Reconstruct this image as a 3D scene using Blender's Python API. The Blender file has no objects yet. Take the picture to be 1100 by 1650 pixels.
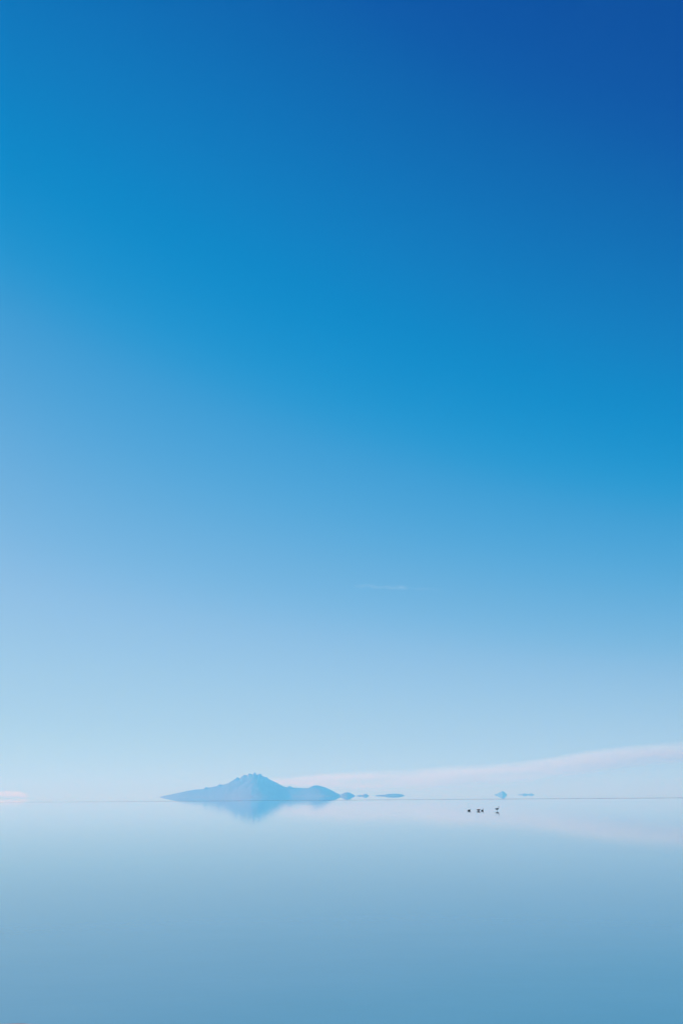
import bpy, bmesh, math, random
from mathutils import Vector, Matrix, noise

random.seed(7)
S = bpy.context.scene
R = math.radians

# ------------------------------------------------------------------ camera
PW, PH = 1100.0, 1650.0                 # photograph, pixels
FPX = 28.0 / 36.0 * PH                  # 28 mm lens on a 36 mm tall frame
CAM_H = 3.0                             # eye height above the water, standing on a vehicle
PITCH = math.atan((1282.6 - PH / 2) / FPX)
ROLL = R(-0.38)
cam_data = bpy.data.cameras.new('camera')
cam = bpy.data.objects.new('camera', cam_data)
S.collection.objects.link(cam)
cam_data.sensor_fit = 'VERTICAL'
cam_data.sensor_height = 36.0
cam_data.lens = 28.0
cam_data.clip_start = 0.1
cam_data.clip_end = 600000.0
CAM_ROT = Matrix.Rotation(math.pi / 2 + PITCH, 3, 'X') @ Matrix.Rotation(ROLL, 3, 'Z')
cam.matrix_world = Matrix.Translation((0, 0, CAM_H)) @ CAM_ROT.to_4x4()
S.camera = cam

# ------------------------------------------------------------------ world, sun, exposure
SUN_EL, SUN_AZ = R(22), R(-37)           # azimuth from +Y (view direction), negative = left
SKY_STRENGTH = 0.1
w = bpy.data.worlds.new('World')
S.world = w
w.use_nodes = True
nt = w.node_tree
nt.nodes.clear()
sky = nt.nodes.new('ShaderNodeTexSky')
sky.sky_type = 'NISHITA'
sky.sun_disc = False
sky.sun_elevation = SUN_EL
sky.sun_rotation = SUN_AZ
sky.altitude = 3650.0
sky.air_density = 1.0
sky.dust_density = 0.3
sky.ozone_density = 3.0
bg = nt.nodes.new('ShaderNodeBackground')
bg.inputs['Strength'].default_value = SKY_STRENGTH
wo = nt.nodes.new('ShaderNodeOutputWorld')
# the photograph's film response to the sky: one curve per channel, the same in every direction
GRADE = {'R': [(0.0, 0.0), (0.0455, 0.0), (0.0569, 0.0), (0.0687, 0.0), (0.0837, 0.0), (0.1113, 0.0484), (0.1668, 0.1614), (0.2473, 0.292), (0.4932, 0.4169), (0.9586, 0.5251)], 'G': [(0.0, 0.0), (0.0869, 0.0603), (0.1096, 0.1216), (0.1288, 0.1754), (0.1563, 0.2382), (0.2083, 0.3207), (0.3016, 0.4203), (0.4443, 0.524), (0.7456, 0.6198), (1.1112, 0.7045)], 'B': [(0.0, 0.0), (0.187, 0.3081), (0.2347, 0.4064), (0.275, 0.4859), (0.3278, 0.5615), (0.4166, 0.6372), (0.5829, 0.7033), (0.7288, 0.7481), (0.9103, 0.7635), (1.1077, 0.7635)]}  #GRADE#
sc_in = nt.nodes.new('ShaderNodeVectorMath'); sc_in.operation = 'SCALE'; sc_in.inputs['Scale'].default_value = SKY_STRENGTH
sc_out = nt.nodes.new('ShaderNodeVectorMath'); sc_out.operation = 'SCALE'; sc_out.inputs['Scale'].default_value = 1 / SKY_STRENGTH
cv = nt.nodes.new('ShaderNodeRGBCurve')
cv.mapping.use_clip = False
cv.mapping.extend = 'EXTRAPOLATED'
for ci, ch in enumerate('RGB'):
    pts = GRADE[ch]
    c = cv.mapping.curves[ci]
    c.points[0].location = pts[0]
    c.points[1].location = pts[-1]
    for p in pts[1:-1]: c.points.new(*p)
cv.mapping.update()
nt.links.new(sky.outputs[0], sc_in.inputs[0])
nt.links.new(sc_in.outputs[0], cv.inputs['Color'])
nt.links.new(cv.outputs[0], sc_out.inputs[0])
nt.links.new(sc_out.outputs[0], bg.inputs['Color'])
nt.links.new(bg.outputs[0], wo.inputs['Surface'])

sun_data = bpy.data.lights.new('sun', 'SUN')
sun_data.energy = 4.6
sun_data.angle = R(0.5)
sun_data.color = (1.0, 0.96, 0.9)
sun = bpy.data.objects.new('sun', sun_data)
S.collection.objects.link(sun)
sun_dir = Vector((math.sin(SUN_AZ) * math.cos(SUN_EL), math.cos(SUN_AZ) * math.cos(SUN_EL), math.sin(SUN_EL)))
sun.rotation_euler = sun_dir.to_track_quat('Z', 'Y').to_euler()
sun.location = (-40, 10, 60)

S.view_settings.view_transform = 'Standard'
S.view_settings.look = 'None'
S.view_settings.exposure = 0.0
S.view_settings.gamma = 1.0
S.view_settings.use_curve_mapping = False
S.render.engine = 'CYCLES'
S.cycles.use_denoising = True
S.cycles.max_bounces = 8
S.cycles.volume_bounces = 5
S.cycles.transparent_max_bounces = 16

# ------------------------------------------------------------------ helpers
C = S.collection

def ray(px, py):
    """direction in the world of a pixel of the photograph"""
    return (CAM_ROT @ Vector(((px - PW / 2) / FPX, -(py - PH / 2) / FPX, -1.0))).normalized()

def on_water(px, py):
    d = ray(px, py)
    return d * (CAM_H / -d.z)

def horizon_row(px):
    lo, hi = 1200.0, 1350.0
    for _ in range(40):
        m = (lo + hi) / 2
        if ray(px, m).z > 0: lo = m
        else: hi = m
    return (lo + hi) / 2

def at_depth(px, py, Y):
    """point on the pixel's ray at depth Y in front of the camera"""
    d = ray(px, py)
    p = d * (Y / d.y)
    return Vector((p.x, Y, p.z + CAM_H))

def mesh_obj(name, verts, faces, mat, parent=None, smooth=True):
    me = bpy.data.meshes.new(name)
    me.from_pydata(verts, [], faces)
    me.update()
    if smooth:
        for p in me.polygons: p.use_smooth = True
    me.materials.append(mat)
    o = bpy.data.objects.new(name, me)
    C.objects.link(o)
    if parent: o.parent = parent
    return o

def tag(o, label=None, cat=None, group=None, kind=None):
    if label: o['label'] = label
    if cat: o['category'] = cat
    if group: o['group'] = group
    if kind: o['kind'] = kind
    return o

def material(name):
    m = bpy.data.materials.new(name)
    m.use_nodes = True
    t = m.node_tree
    return m, t, t.nodes['Principled BSDF']

def node(t, kind, **kw):
    n = t.nodes.new(kind)
    for k, v in kw.items(): setattr(n, k, v)
    return n

def mth(t, op, a, b=None, clamp=False):
    n = t.nodes.new('ShaderNodeMath')
    n.operation = op
    n.use_clamp = clamp
    for i, v in enumerate((a, b)):
        if v is None: continue
        if isinstance(v, (int, float)): n.inputs[i].default_value = v
        else: t.links.new(v, n.inputs[i])
    return n.outputs[0]

def lerp_table(tab, x):
    if x <= tab[0][0]: return tab[0][1]
    for (x0, y0), (x1, y1) in zip(tab, tab[1:]):
        if x <= x1: return y0 + (y1 - y0) * (x - x0) / (x1 - x0)
    return tab[-1][1]

# ------------------------------------------------------------------ materials
def mat_water():
    m, t, b = material('shallow_brine')
    tc = node(t, 'ShaderNodeTexCoord')
    # the salt bed seen through a few centimetres of brine: faint blotches of crust
    mp = node(t, 'ShaderNodeMapping'); mp.inputs['Scale'].default_value = (0.35, 0.6, 1)
    t.links.new(tc.outputs['Object'], mp.inputs[0])
    n1 = node(t, 'ShaderNodeTexNoise'); n1.inputs['Scale'].default_value = 1.0; n1.inputs['Detail'].default_value = 6
    t.links.new(mp.outputs[0], n1.inputs[0])
    cr = node(t, 'ShaderNodeValToRGB')
    cr.color_ramp.elements[0].position = 0.3; cr.color_ramp.elements[0].color = (0.139, 0.388, 0.485, 1)
    cr.color_ramp.elements[1].position = 0.7; cr.color_ramp.elements[1].color = (0.153, 0.405, 0.503, 1)
    t.links.new(n1.outputs[0], cr.inputs[0])
    t.links.new(cr.outputs[0], b.inputs['Base Color'])
    b.inputs['IOR'].default_value = 1.72
    # a breath of wind on this side of the salt ridge; dead calm beyond it
    sp = node(t, 'ShaderNodeSeparateXYZ'); t.links.new(tc.outputs['Object'], sp.inputs[0])
    calm = node(t, 'ShaderNodeMapRange'); calm.inputs['From Min'].default_value = 560.0; calm.inputs['From Max'].default_value = 640.0
    calm.inputs['To Min'].default_value = 1.0; calm.inputs['To Max'].default_value = 0.0
    t.links.new(sp.outputs[1], calm.inputs['Value'])
    t.links.new(mth(t, 'MULTIPLY', calm.outputs[0], 0.03), b.inputs['Roughness'])
    # tiny ripples
    mp2 = node(t, 'ShaderNodeMapping'); mp2.inputs['Scale'].default_value = (0.8, 2.2, 1)
    t.links.new(tc.outputs['Object'], mp2.inputs[0])
    n2 = node(t, 'ShaderNodeTexNoise'); n2.inputs['Scale'].default_value = 2.0; n2.inputs['Detail'].default_value = 3
    t.links.new(mp2.outputs[0], n2.inputs[0])
    bp = node(t, 'ShaderNodeBump'); t.links.new(calm.outputs[0], bp.inputs['Strength']); bp.inputs['Distance'].default_value = 0.0012
    t.links.new(n2.outputs[0], bp.inputs['Height'])
    t.links.new(bp.outputs[0], b.inputs['Normal'])
    return m

def mat_rock(name, c0, c1, scale):
    m, t, b = material(name)
    tc = node(t, 'ShaderNodeTexCoord')
    n = node(t, 'ShaderNodeTexNoise'); n.inputs['Scale'].default_value = scale; n.inputs['Detail'].default_value = 8
    t.links.new(tc.outputs['Object'], n.inputs[0])
    cr = node(t, 'ShaderNodeValToRGB')
    cr.color_ramp.elements[0].position = 0.35; cr.color_ramp.elements[0].color = (*c0, 1)
    cr.color_ramp.elements[1].position = 0.65; cr.color_ramp.elements[1].color = (*c1, 1)
    t.links.new(n.outputs[0], cr.inputs[0])
    t.links.new(cr.outputs[0], b.inputs['Base Color'])
    b.inputs['Roughness'].default_value = 0.95
    b.inputs['Specular IOR Level'].default_value = 0.1
    return m

M_WATER = mat_water()
M_VOLCANO = mat_rock('volcanic_rock', (0.33, 0.175, 0.115), (0.38, 0.20, 0.13), 0.0011)
M_ISLAND = mat_rock('island_rock', (0.28, 0.16, 0.115), (0.34, 0.19, 0.135), 0.004)
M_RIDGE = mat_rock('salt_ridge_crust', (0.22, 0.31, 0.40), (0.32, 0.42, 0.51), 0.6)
M_SALT = mat_rock('salt_crust', (0.20, 0.18, 0.19), (0.33, 0.29, 0.29), 9.0)

# ------------------------------------------------------------------ water
FAR = 88000.0
def build_water():
    rad = [0.0] + [8 * 1.32 ** i for i in range(200) if 8 * 1.32 ** i < FAR] + [FAR]
    n = 96
    vs, fs = [(0, 0, 0)], []
    for r in rad[1:]:
        for k in range(n):
            a = 2 * math.pi * k / n
            vs.append((r * math.sin(a), r * math.cos(a), 0))
    for k in range(n):
        fs.append((0, 1 + (k + 1) % n, 1 + k))
    for i in range(len(rad) - 2):
        a0 = 1 + i * n; b0 = a0 + n
        for k in range(n):
            k2 = (k + 1) % n
            fs.append((a0 + k, a0 + k2, b0 + k2, b0 + k))
    o = mesh_obj('water', vs, fs, M_WATER, smooth=False)
    tag(o, 'mirror-still shallow water over the salt flat, reaching to the horizon', 'water', kind='structure')
build_water()

# ------------------------------------------------------------------ the low salt ridge far across the water (the thin dark line)
def build_ridge():
    Y0 = on_water(550, 1289.3).y
    xs = []
    x = -1100.0
    while x <= 1100.0:
        xs.append(x); x += 4.0
    prof = [(-3.2, -0.05), (-1.9, 0.55), (-0.6, 0.95), (0.5, 1.0), (1.8, 0.6), (3.4, -0.05)]
    vs, fs = [], []
    for i, x in enumerate(xs):
        y = Y0 + 7 * noise.noise(Vector((x * 0.004, 3.1, 0))) + 1.2 * noise.noise(Vector((x * 0.05, 8.0, 0)))
        h = 0.105 + 0.035 * noise.noise(Vector((x * 0.02, 1.0, 5))) + 0.05 * noise.noise(Vector((x * 0.11, 4.0, 5)))
        h *= lerp_table([(-310, 0.3), (-150, 0.75), (60, 0.95), (320, 1.1)], x)
        for j, (dy, dz) in enumerate(prof):
            z = dz * h if dz > 0 else dz
            if 0 < j < 5: z += 0.03 * noise.noise(Vector((x * 0.3, dy, 2.0)))
            vs.append((x, y + dy, z))
    m = len(prof)
    for i in range(len(xs) - 1):
        for j in range(m - 1):
            a = i * m + j
            fs.append((a, a + m, a + m + 1, a + 1))
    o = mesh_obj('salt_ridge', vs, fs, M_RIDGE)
    tag(o, 'thin dark line of low salt crust crossing the water below the islands', 'salt ridge', kind='structure')
build_ridge()

# ------------------------------------------------------------------ volcano and islands
def terrain(name, outline, Y, mat, label, cat, depth_a, depth_k, nu, nv, rough, seed, group=None, gully=0.0):
    """outline: skyline in photograph pixels. The hill stands on the water at depth Y; the rest of it is
    rounded off in depth and cut by gullies, the skyline itself running along its crest."""
    x0, x1 = outline[0][0], outline[-1][0]
    vs, fs = [], []
    cols = []
    for i in range(nu + 1):
        px = x0 + (x1 - x0) * i / nu
        hz = horizon_row(px)
        p = at_depth(px, min(lerp_table(outline, px), hz), Y)
        cols.append((px, p.x, max(p.z - at_depth(px, hz, Y).z, 0.0)))
    k = max(2, nu // 22)
    for i, (px, X, H) in enumerate(cols):
        near = [cols[q][2] for q in range(max(0, i - k), min(nu, i + k) + 1)]
        Hs = min(sum(near) / len(near), H * 1.3)         # the broad flank, without the crags of the crest
        W = depth_a + depth_k * Hs
        for j in range(nv + 1):
            s = -1 + 2 * j / nv
            t = abs(s)
            yy = Y + s * W + 0.25 * W * (1 - t) * noise.noise(Vector((px * 0.02, seed, 0)))
            crest = math.exp(-(t / 0.07) ** 2)
            z = (Hs + (H - Hs) * crest) * (1 - t) ** 1.12 if t < 1 else 0.0
            env = 4 * t * (1 - t)
            wob = 900 * noise.noise(Vector((X / 1500.0, yy / 1500.0, seed + 4)))
            g = abs(noise.fractal(Vector(((X + wob) / 1100.0, yy / 2600.0, seed)), 1.0, 2.0, 5))
            z -= gully * Hs * env * g
            if H > 0: z += rough * env * noise.fractal(Vector((X / 260.0, yy / 260.0, seed)), 1.0, 2.1, 4)
            if H <= 0 or t >= 1: z = -0.4
            if j != nv // 2: z = min(z, H * 0.97 + 0.02 * Hs)
            vs.append((X * yy / Y, yy, max(z * yy / Y, -0.4)))
    m = nv + 1
    for i in range(nu):
        for j in range(nv):
            a = i * m + j
            fs.append((a, a + m, a + m + 1, a + 1))
    o = mesh_obj(name, vs, fs, mat)
    tag(o, label, cat, group, 'structure')
    return o

def z1(u, v): return (230 + u / 4.4, 1220 + v / 4.4)
def z2(u, v): return (440 + u / 4.4, 1220 + v / 4.4)
def z4(u, v): return (770 + u / 9.1667, 1260 + v / 9.1667)

volc = [z1(*p) for p in [(84, 294), (104, 286), (160, 272), (220, 260), (300, 242), (340, 235), (370, 230), (415, 227), (435, 223), (445, 211), (456, 214), (470, 215),
        (500, 210), (530, 203), (541, 191), (552, 192), (570, 195), (600, 186), (640, 163), (660, 149), (668, 141), (677, 143), (685, 152), (700, 137), (718, 124), (744, 129),
        (749, 116), (760, 115), (768, 120), (782, 120), (787, 109), (798, 107), (804, 120), (815, 124), (824, 116), (838, 118), (848, 134), (866, 139), (880, 141), (890, 153), (910, 163),
        (950, 182), (990, 203), (1022, 213), (1036, 204), (1046, 204), (1060, 214), (1090, 216)]]
volc += [z2(*p) for p in [(180, 217), (245, 219), (270, 208), (290, 200), (310, 199), (340, 205), (370, 215), (400, 228), (430, 243), (455, 257), (472, 264), (500, 263), (530, 265), (560, 272), (572, 277)]]
terrain('volcano', volc, 60000.0, M_VOLCANO,
        'hazy blue volcano with jagged summit and long left slope on the horizon', 'volcano', 500, 2.6, 420, 60, 9.0, 1.3, gully=0.06)

isl = 'rocky islands on the horizon'
terrain('island', [z2(*p) for p in [(474, 277), (480, 266), (488, 259), (498, 256), (508, 249), (516, 250), (524, 246), (535, 250), (543, 251), (552, 257), (565, 264), (576, 270), (590, 277)]], 58000.0, M_ISLAND,
        'rounded hazy island touching the right foot of the volcano', 'island', 120, 2.0, 60, 16, 6, 2.2, isl)
terrain('island', [z2(*p) for p in [(584, 277), (592, 271), (603, 270), (612, 266), (624, 269), (634, 267), (642, 262), (652, 260), (660, 261), (670, 268), (688, 277)]], 58000.0, M_ISLAND,
        'tiny two-humped hazy island right of the rounded one', 'island', 100, 2.0, 60, 14, 4, 3.7, isl)
terrain('island', [z2(*p) for p in [(716, 276), (730, 270), (745, 268), (758, 269), (775, 266), (790, 267), (806, 262), (818, 259), (832, 261), (850, 258), (868, 259), (886, 259), (900, 262), (915, 265), (928, 270), (940, 276)]], 60000.0, M_ISLAND,
        'long flat hazy island standing apart, middle of the horizon', 'island', 120, 2.2, 70, 14, 4, 5.1, isl)
terrain('island', [z4(*p) for p in [(232, 192), (262, 176), (285, 170), (308, 154), (322, 153), (344, 137), (362, 133), (376, 143), (388, 147), (404, 167), (416, 174), (428, 192)]], 76000.0, M_ISLAND,
        'small pale cone-shaped island above the birds', 'island', 150, 2.0, 50, 16, 6, 6.4, isl)
terrain('island', [z4(*p) for p in [(582, 188), (610, 181), (632, 182), (650, 175), (664, 169), (690, 167), (708, 173), (735, 178), (756, 172), (775, 167), (795, 172), (812, 179), (834, 188)]], 76000.0, M_ISLAND,
        'very low pale island farthest right on the horizon', 'island', 120, 2.2, 60, 14, 3, 7.9, isl)

# ------------------------------------------------------------------ haze: one box of even air round everything on the ground
def build_haze():
    L, top, bot = 90000.0, 1580.0, -2.0
    vs = [(x, y, z) for x in (-L, L) for y in (-L, L) for z in (bot, top)]
    fs = [(0, 1, 3, 2), (4, 6, 7, 5), (0, 4, 5, 1), (2, 3, 7, 6), (0, 2, 6, 4), (1, 5, 7, 3)]
    m = bpy.data.materials.new('air'); m.use_nodes = True
    t = m.node_tree; t.nodes.clear()
    v = node(t, 'ShaderNodeVolumePrincipled')
    v.inputs['Color'].default_value = (0.125, 0.49, 1.0, 1)
    v.inputs['Absorption Color'].default_value = (1, 1, 1, 1)
    v.inputs['Density'].default_value = HAZE_DENSITY
    v.inputs['Anisotropy'].default_value = 0.1
    out = node(t, 'ShaderNodeOutputMaterial')
    t.links.new(v.outputs[0], out.inputs['Volume'])
    o = mesh_obj('haze', vs, fs, m, smooth=False)
    tag(o, 'thin blue haze filling the air over the salt flat', 'haze', kind='stuff')
HAZE_DENSITY = 4.0e-5
build_haze()

# ------------------------------------------------------------------ clouds: closed bodies of thin ice cloud far beyond the haze
def cloud_material(name, cen, half, x0, x1, y0, y1, dens, nscale, lo, hi, color=(1, 1, 1), aniso=0.2):
    """density falls off from the cloud's own middle line (centre and half height given along x) and is broken up by noise"""
    m = bpy.data.materials.new(name); m.use_nodes = True
    t = m.node_tree; t.nodes.clear()
    tc = node(t, 'ShaderNodeTexCoord')
    sp = node(t, 'ShaderNodeSeparateXYZ'); t.links.new(tc.outputs['Object'], sp.inputs[0])
    X, Y, Z = sp.outputs
    def along(tab, scale):
        mr = node(t, 'ShaderNodeMapRange'); mr.inputs['From Min'].default_value = x0; mr.inputs['From Max'].default_value = x1
        t.links.new(X, mr.inputs['Value'])
        fc = node(t, 'ShaderNodeFloatCurve')
        c = fc.mapping.curves[0]
        k = [((a - x0) / (x1 - x0), b / scale) for a, b in tab]
        c.points[0].location = k[0]; c.points[1].location = k[-1]
        for q in k[1:-1]: c.points.new(*q)
        fc.mapping.update()
        t.links.new(mr.outputs[0], fc.inputs['Value'])
        return mth(t, 'MULTIPLY', fc.outputs[0], scale), mr.outputs[0]
    zs = max(b for a, b in cen) * 1.2
    hs = max(b for a, b in half) * 1.2
    zc, u = along(cen, zs)
    hw, _ = along(half, hs)
    d = mth(t, 'DIVIDE', mth(t, 'SUBTRACT', Z, zc), hw)
    fz = mth(t, 'POWER', mth(t, 'SUBTRACT', 1.0, mth(t, 'MULTIPLY', d, d), clamp=True), 1.4)
    ym, yh = (y0 + y1) / 2, (y1 - y0) / 2
    e = mth(t, 'DIVIDE', mth(t, 'SUBTRACT', Y, ym), yh)
    fy = mth(t, 'SUBTRACT', 1.0, mth(t, 'MULTIPLY', e, e), clamp=True)
    mp = node(t, 'ShaderNodeMapping'); mp.inputs['Scale'].default_value = nscale
    t.links.new(tc.outputs['Object'], mp.inputs[0])
    n = node(t, 'ShaderNodeTexNoise'); n.inputs['Scale'].default_value = 1.0; n.inputs['Detail'].default_value = 4
    t.links.new(mp.outputs[0], n.inputs[0])
    mr = node(t, 'ShaderNodeMapRange'); mr.inputs['From Min'].default_value = lo; mr.inputs['From Max'].default_value = hi
    t.links.new(n.outputs[0], mr.inputs['Value'])
    f = mth(t, 'MULTIPLY', mth(t, 'MULTIPLY', fz, fy), mth(t, 'MULTIPLY', mr.outputs[0], dens))
    v = node(t, 'ShaderNodeVolumePrincipled')
    v.inputs['Color'].default_value = (*color, 1)
    v.inputs['Absorption Color'].default_value = (1, 1, 1, 1)
    v.inputs['Anisotropy'].default_value = aniso
    t.links.new(f, v.inputs['Density'])
    out = node(t, 'ShaderNodeOutputMaterial')
    t.links.new(v.outputs[0], out.inputs['Volume'])
    return m

def cloud(name, rows, Y, depth, dens, nscale, lo, hi, label, group=None, color=(1, 1, 1), aniso=0.2):
    """rows: (px, upper row, lower row) in the photograph; the cloud stands at distance Y"""
    pts = []
    for px, up, dn in rows:
        a, b = at_depth(px, up, Y), at_depth(px, dn, Y)
        pts.append((a.x, (a.z + b.z) / 2, abs(a.z - b.z) / 2))
    x0, x1 = pts[0][0], pts[-1][0]
    cen = [(x, c) for x, c, h in pts]; half = [(x, h) for x, c, h in pts]
    m = cloud_material(name, cen, half, x0, x1, Y - depth, Y + depth, dens, nscale, lo, hi, color, aniso)
    n, k = 48, 16
    vs, fs = [], []
    for i in range(n + 1):
        x = x0 + (x1 - x0) * i / n
        c, h = lerp_table(cen, x), lerp_table(half, x) * 1.1
        for j in range(k):
            a = 2 * math.pi * j / k
            vs.append((x, Y + depth * 1.05 * math.cos(a), c + h * 1.3 * math.sin(a)))
    for i in range(n):
        for j in range(k):
            j2 = (j + 1) % k
            fs.append((i * k + j, i * k + j2, (i + 1) * k + j2, (i + 1) * k + j))
    fs.append(tuple(range(k))[::-1]); fs.append(tuple(n * k + j for j in range(k)))
    o = mesh_obj(name, vs, fs, m)
    tag(o, label, 'cloud', group)
    return o

cloud('cirrus_cloud', [(400, 1258, 1262), (470, 1251, 1268), (550, 1244, 1274), (660, 1238, 1276), (720, 1233, 1273), (780, 1230, 1269), (840, 1225, 1262), (880, 1219, 1256), (940, 1209, 1248), (1020, 1200, 1237), (1100, 1194, 1230), (1180, 1188, 1223), (1260, 1190, 1212), (1330, 1196, 1202)],
      112000.0, 9000.0, 2.5e-4, (0.0001, 0.00006, 0.0011), 0.28, 0.70, 'long pale cirrus band rising to the right above the horizon', color=(0.88, 0.985, 1), aniso=0.3)
cloud('cumulus_cloud', [(-40, 1281, 1285), (-25, 1277, 1287), (0, 1274, 1286), (14, 1273, 1286), (28, 1273, 1286), (36, 1276, 1286), (44, 1283, 1286)],
      100000.0, 1500.0, 1.5e-3, (0.0013, 0.0013, 0.003), 0.40, 0.66, 'small white cloud low on the horizon at far left', color=(0.90, 0.97, 1), aniso=0.36)
wg = 'faint wisps of cloud in mid sky'
cloud('cloud_wisp', [(570, 944, 946), (582, 941.5, 948), (600, 941, 949), (618, 941, 950), (634, 941.5, 951), (650, 943, 951), (668, 946, 948)],
      60000.0, 450.0, 2.5e-4, (0.0014, 0.0008, 0.004), 0.40, 0.64, 'faint thin wisp of cloud in mid sky, left and brighter one', wg)
cloud('cloud_wisp', [(660, 948, 950), (672, 947, 951), (686, 947, 951.5), (700, 948.5, 951.5), (712, 950, 951)],
      60000.0, 450.0, 2.0e-4, (0.0014, 0.0008, 0.004), 0.40, 0.64, 'faint thin wisp of cloud in mid sky, right and dimmer one', wg)

# ------------------------------------------------------------------ birds
def mat_plain(name, c, rough, bump=None):
    m, t, b = material(name)
    tc = node(t, 'ShaderNodeTexCoord')
    n = node(t, 'ShaderNodeTexNoise'); n.inputs['Scale'].default_value = 14; n.inputs['Detail'].default_value = 5
    t.links.new(tc.outputs['Object'], n.inputs[0])
    cr = node(t, 'ShaderNodeValToRGB')
    cr.color_ramp.elements[0].position = 0.3; cr.color_ramp.elements[0].color = (*[k * 0.7 for k in c], 1)
    cr.color_ramp.elements[1].position = 0.7; cr.color_ramp.elements[1].color = (*[k * 1.3 for k in c], 1)
    t.links.new(n.outputs[0], cr.inputs[0]); t.links.new(cr.outputs[0], b.inputs['Base Color'])
    b.inputs['Roughness'].default_value = rough
    b.inputs['Specular IOR Level'].default_value = 0.15
    return m
M_PLUME = mat_plain('dark_plumage', (0.009, 0.012, 0.016), 0.85)
M_WING = mat_plain('wing_feathers', (0.006, 0.008, 0.011), 0.8)
M_BILL = mat_plain('bill_horn', (0.05, 0.045, 0.04), 0.5)

def tube(vs, fs, path, k=12, cap=True):
    """path: (centre, rx sideways, rz vertical-ish); rings square to the path, path in the x-z plane of the bird"""
    base = len(vs)
    P = [Vector(p[0]) for p in path]
    for i, (c, ry, rz) in enumerate(path):
        a = P[max(i - 1, 0)]; b = P[min(i + 1, len(P) - 1)]
        tdir = (b - a).normalized()
        side = Vector((0, 1, 0))
        up = tdir.cross(side).normalized() * -1
        for j in range(k):
            g = 2 * math.pi * j / k
            vs.append(tuple(P[i] + side * (ry * math.cos(g)) + up * (rz * math.sin(g))))
    for i in range(len(path) - 1):
        for j in range(k):
            j2 = (j + 1) % k
            fs.append((base + i * k + j, base + i * k + j2, base + (i + 1) * k + j2, base + (i + 1) * k + j))
    fs.append(tuple(base + j for j in range(k))[::-1])
    e = base + (len(path) - 1) * k
    fs.append(tuple(e + j for j in range(k)))

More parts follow.
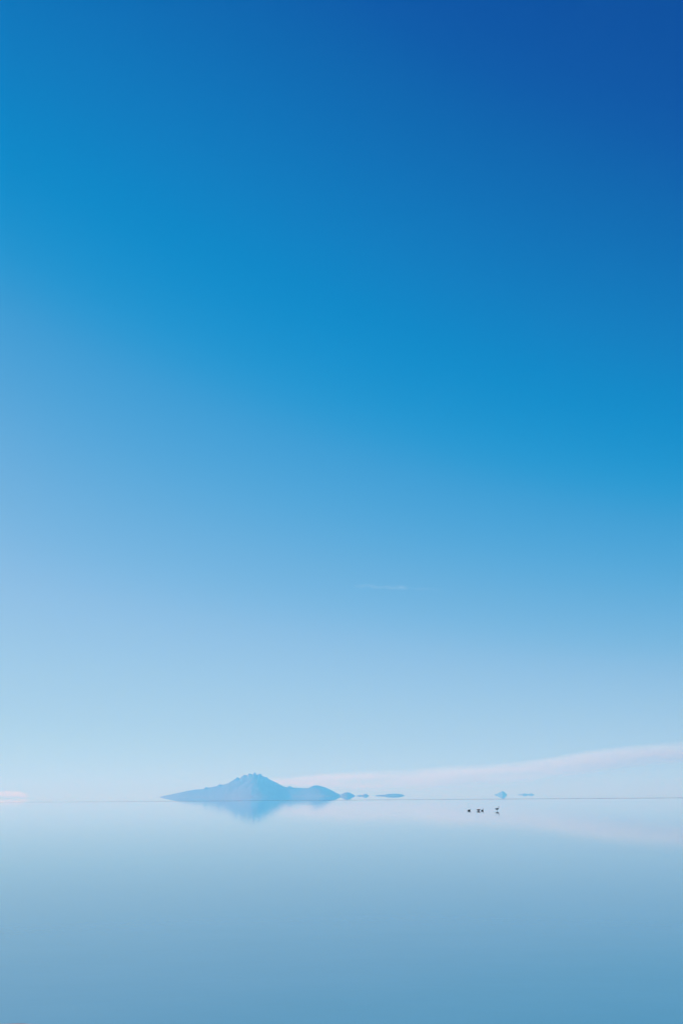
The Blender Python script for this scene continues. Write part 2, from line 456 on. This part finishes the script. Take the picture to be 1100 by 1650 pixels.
def bird(px, py, turn, s, pose, label):
    """a long-necked water bird facing +x of its own axes; s scales a bird with a body 0.62 m long"""
    root = bpy.data.objects.new('water_bird', None)
    C.objects.link(root)
    p = on_water(px, py)
    root.location = (p.x, p.y, 0)
    root.rotation_euler = (0, 0, R(turn))
    root.scale = (s, s, s)
    tag(root, label, 'bird', 'birds on the water')
    if pose == 'stand':      lift, neck = 0.33, [(0.25, 0.06), (0.33, 0.14), (0.36, 0.26), (0.35, 0.36), (0.36, 0.43), (0.40, 0.46)]
    elif pose == 'wade':     lift, neck = 0.165, [(0.25, 0.05), (0.32, 0.07), (0.36, 0.08), (0.39, 0.07), (0.42, 0.06), (0.46, 0.04)]
    elif pose == 'float_up': lift, neck = 0.11, [(0.22, 0.06), (0.28, 0.13), (0.31, 0.22), (0.31, 0.30), (0.32, 0.36), (0.36, 0.38)]
    else:                    lift, neck = 0.10, [(0.22, 0.06), (0.28, 0.10), (0.31, 0.15), (0.31, 0.19), (0.33, 0.22), (0.37, 0.23)]
    vs, fs = [], []
    z = lift
    body = [((-0.42, 0, z + 0.035), 0.012, 0.006), ((-0.36, 0, z + 0.03), 0.05, 0.018), ((-0.27, 0, z + 0.02), 0.09, 0.062), ((-0.15, 0, z), 0.135, 0.112),
            ((0, 0, z - 0.005), 0.16, 0.145), ((0.12, 0, z + 0.005), 0.15, 0.138), ((0.20, 0, z + 0.03), 0.115, 0.108)]
    rad = [(0.07, 0.068), (0.042, 0.042), (0.032, 0.032), (0.030, 0.030), (0.038, 0.040), (0.030, 0.030)]
    body += [((x, 0, z + dz), a, b) for (x, dz), (a, b) in zip(neck, rad)]
    hx, hz = neck[-1]
    body += [((hx + 0.035, 0, z + hz - 0.005), 0.014, 0.014)]
    tube(vs, fs, body, 14)
    if pose in ('stand', 'wade'):
        for sd in (-1, 1):
            x = 0.0 + 0.03 * sd
            leg = [((x, 0.06 * sd, z - 0.06), 0.03, 0.03), ((x - 0.015, 0.06 * sd, z - 0.14), 0.014, 0.014), ((x - 0.03, 0.06 * sd, z * 0.42), 0.011, 0.011),
                   ((x - 0.005, 0.06 * sd, 0.0), 0.009, 0.009), ((x, 0.06 * sd, -0.03), 0.009, 0.009)]
            tube(vs, fs, leg, 8)
    mesh_obj('body', vs, fs, M_PLUME, root)
    vs, fs = [], []
    tube(vs, fs, [((hx + 0.03, 0, z + hz - 0.004), 0.013, 0.013), ((hx + 0.07, 0, z + hz - 0.014), 0.010, 0.009), ((hx + 0.115, 0, z + hz - 0.032), 0.003, 0.003)], 8)
    mesh_obj('bill', vs, fs, M_BILL, root)
    for sd in (-1, 1):
        vs, fs = [], []
        tube(vs, fs, [((0.16, 0.108 * sd, z + 0.045), 0.01, 0.02), ((0.06, 0.135 * sd, z + 0.04), 0.022, 0.07), ((-0.10, 0.12 * sd, z + 0.035), 0.022, 0.068),
                      ((-0.26, 0.075 * sd, z + 0.045), 0.014, 0.035), ((-0.40, 0.03 * sd, z + 0.055), 0.004, 0.008)], 10)
        mesh_obj('wing', vs, fs, M_WING, root)
    return root

bird(755.3, 1306.6, 20, 1.0, 'float', 'leftmost dark bird, resting alone low on the water')
bird(770.4, 1306.6, 3, 1.05, 'wade', 'dark bird wading with lowered neck, left one of the close pair')
bird(776.6, 1306.6, 35, 0.88, 'float_up', 'dark bird sitting with raised neck, right one of the close pair')
bird(800.3, 1306.5, 5, 1.06, 'stand', 'tallest dark bird standing on long legs, neck raised, rightmost of the four')

# ------------------------------------------------------------------ edge of dry crust just breaking the surface, nearest corner
def build_crust():
    c = on_water(18, 1653.8)
    vs, fs = [], []
    n, k = 40, 10
    vs.append((c.x, c.y, 0.011))
    for i in range(1, k + 1):
        r = i / k
        for j in range(n):
            a = 2 * math.pi * j / n
            w_ = 1 + 0.25 * noise.noise(Vector((math.cos(a) * 1.6, math.sin(a) * 1.6, 3)))
            x = c.x + 0.52 * r * w_ * math.cos(a)
            y = c.y + 0.16 * r * w_ * math.sin(a)
            z = 0.011 * (1 - r ** 2) + 0.006 * (1 - r) * noise.noise(Vector((x * 14, y * 14, 0))) - (0.006 if i == k else 0)
            vs.append((x, y, z))
    for j in range(n): fs.append((0, 1 + j, 1 + (j + 1) % n))
    for i in range(k - 1):
        for j in range(n):
            j2 = (j + 1) % n
            fs.append((1 + i * n + j, 1 + (i + 1) * n + j, 1 + (i + 1) * n + j2, 1 + i * n + j2))
    o = mesh_obj('salt_crust', vs, fs, M_SALT)
    tag(o, 'pinkish salt crust just breaking the water, nearest left corner', 'salt crust', kind='structure')
build_crust()
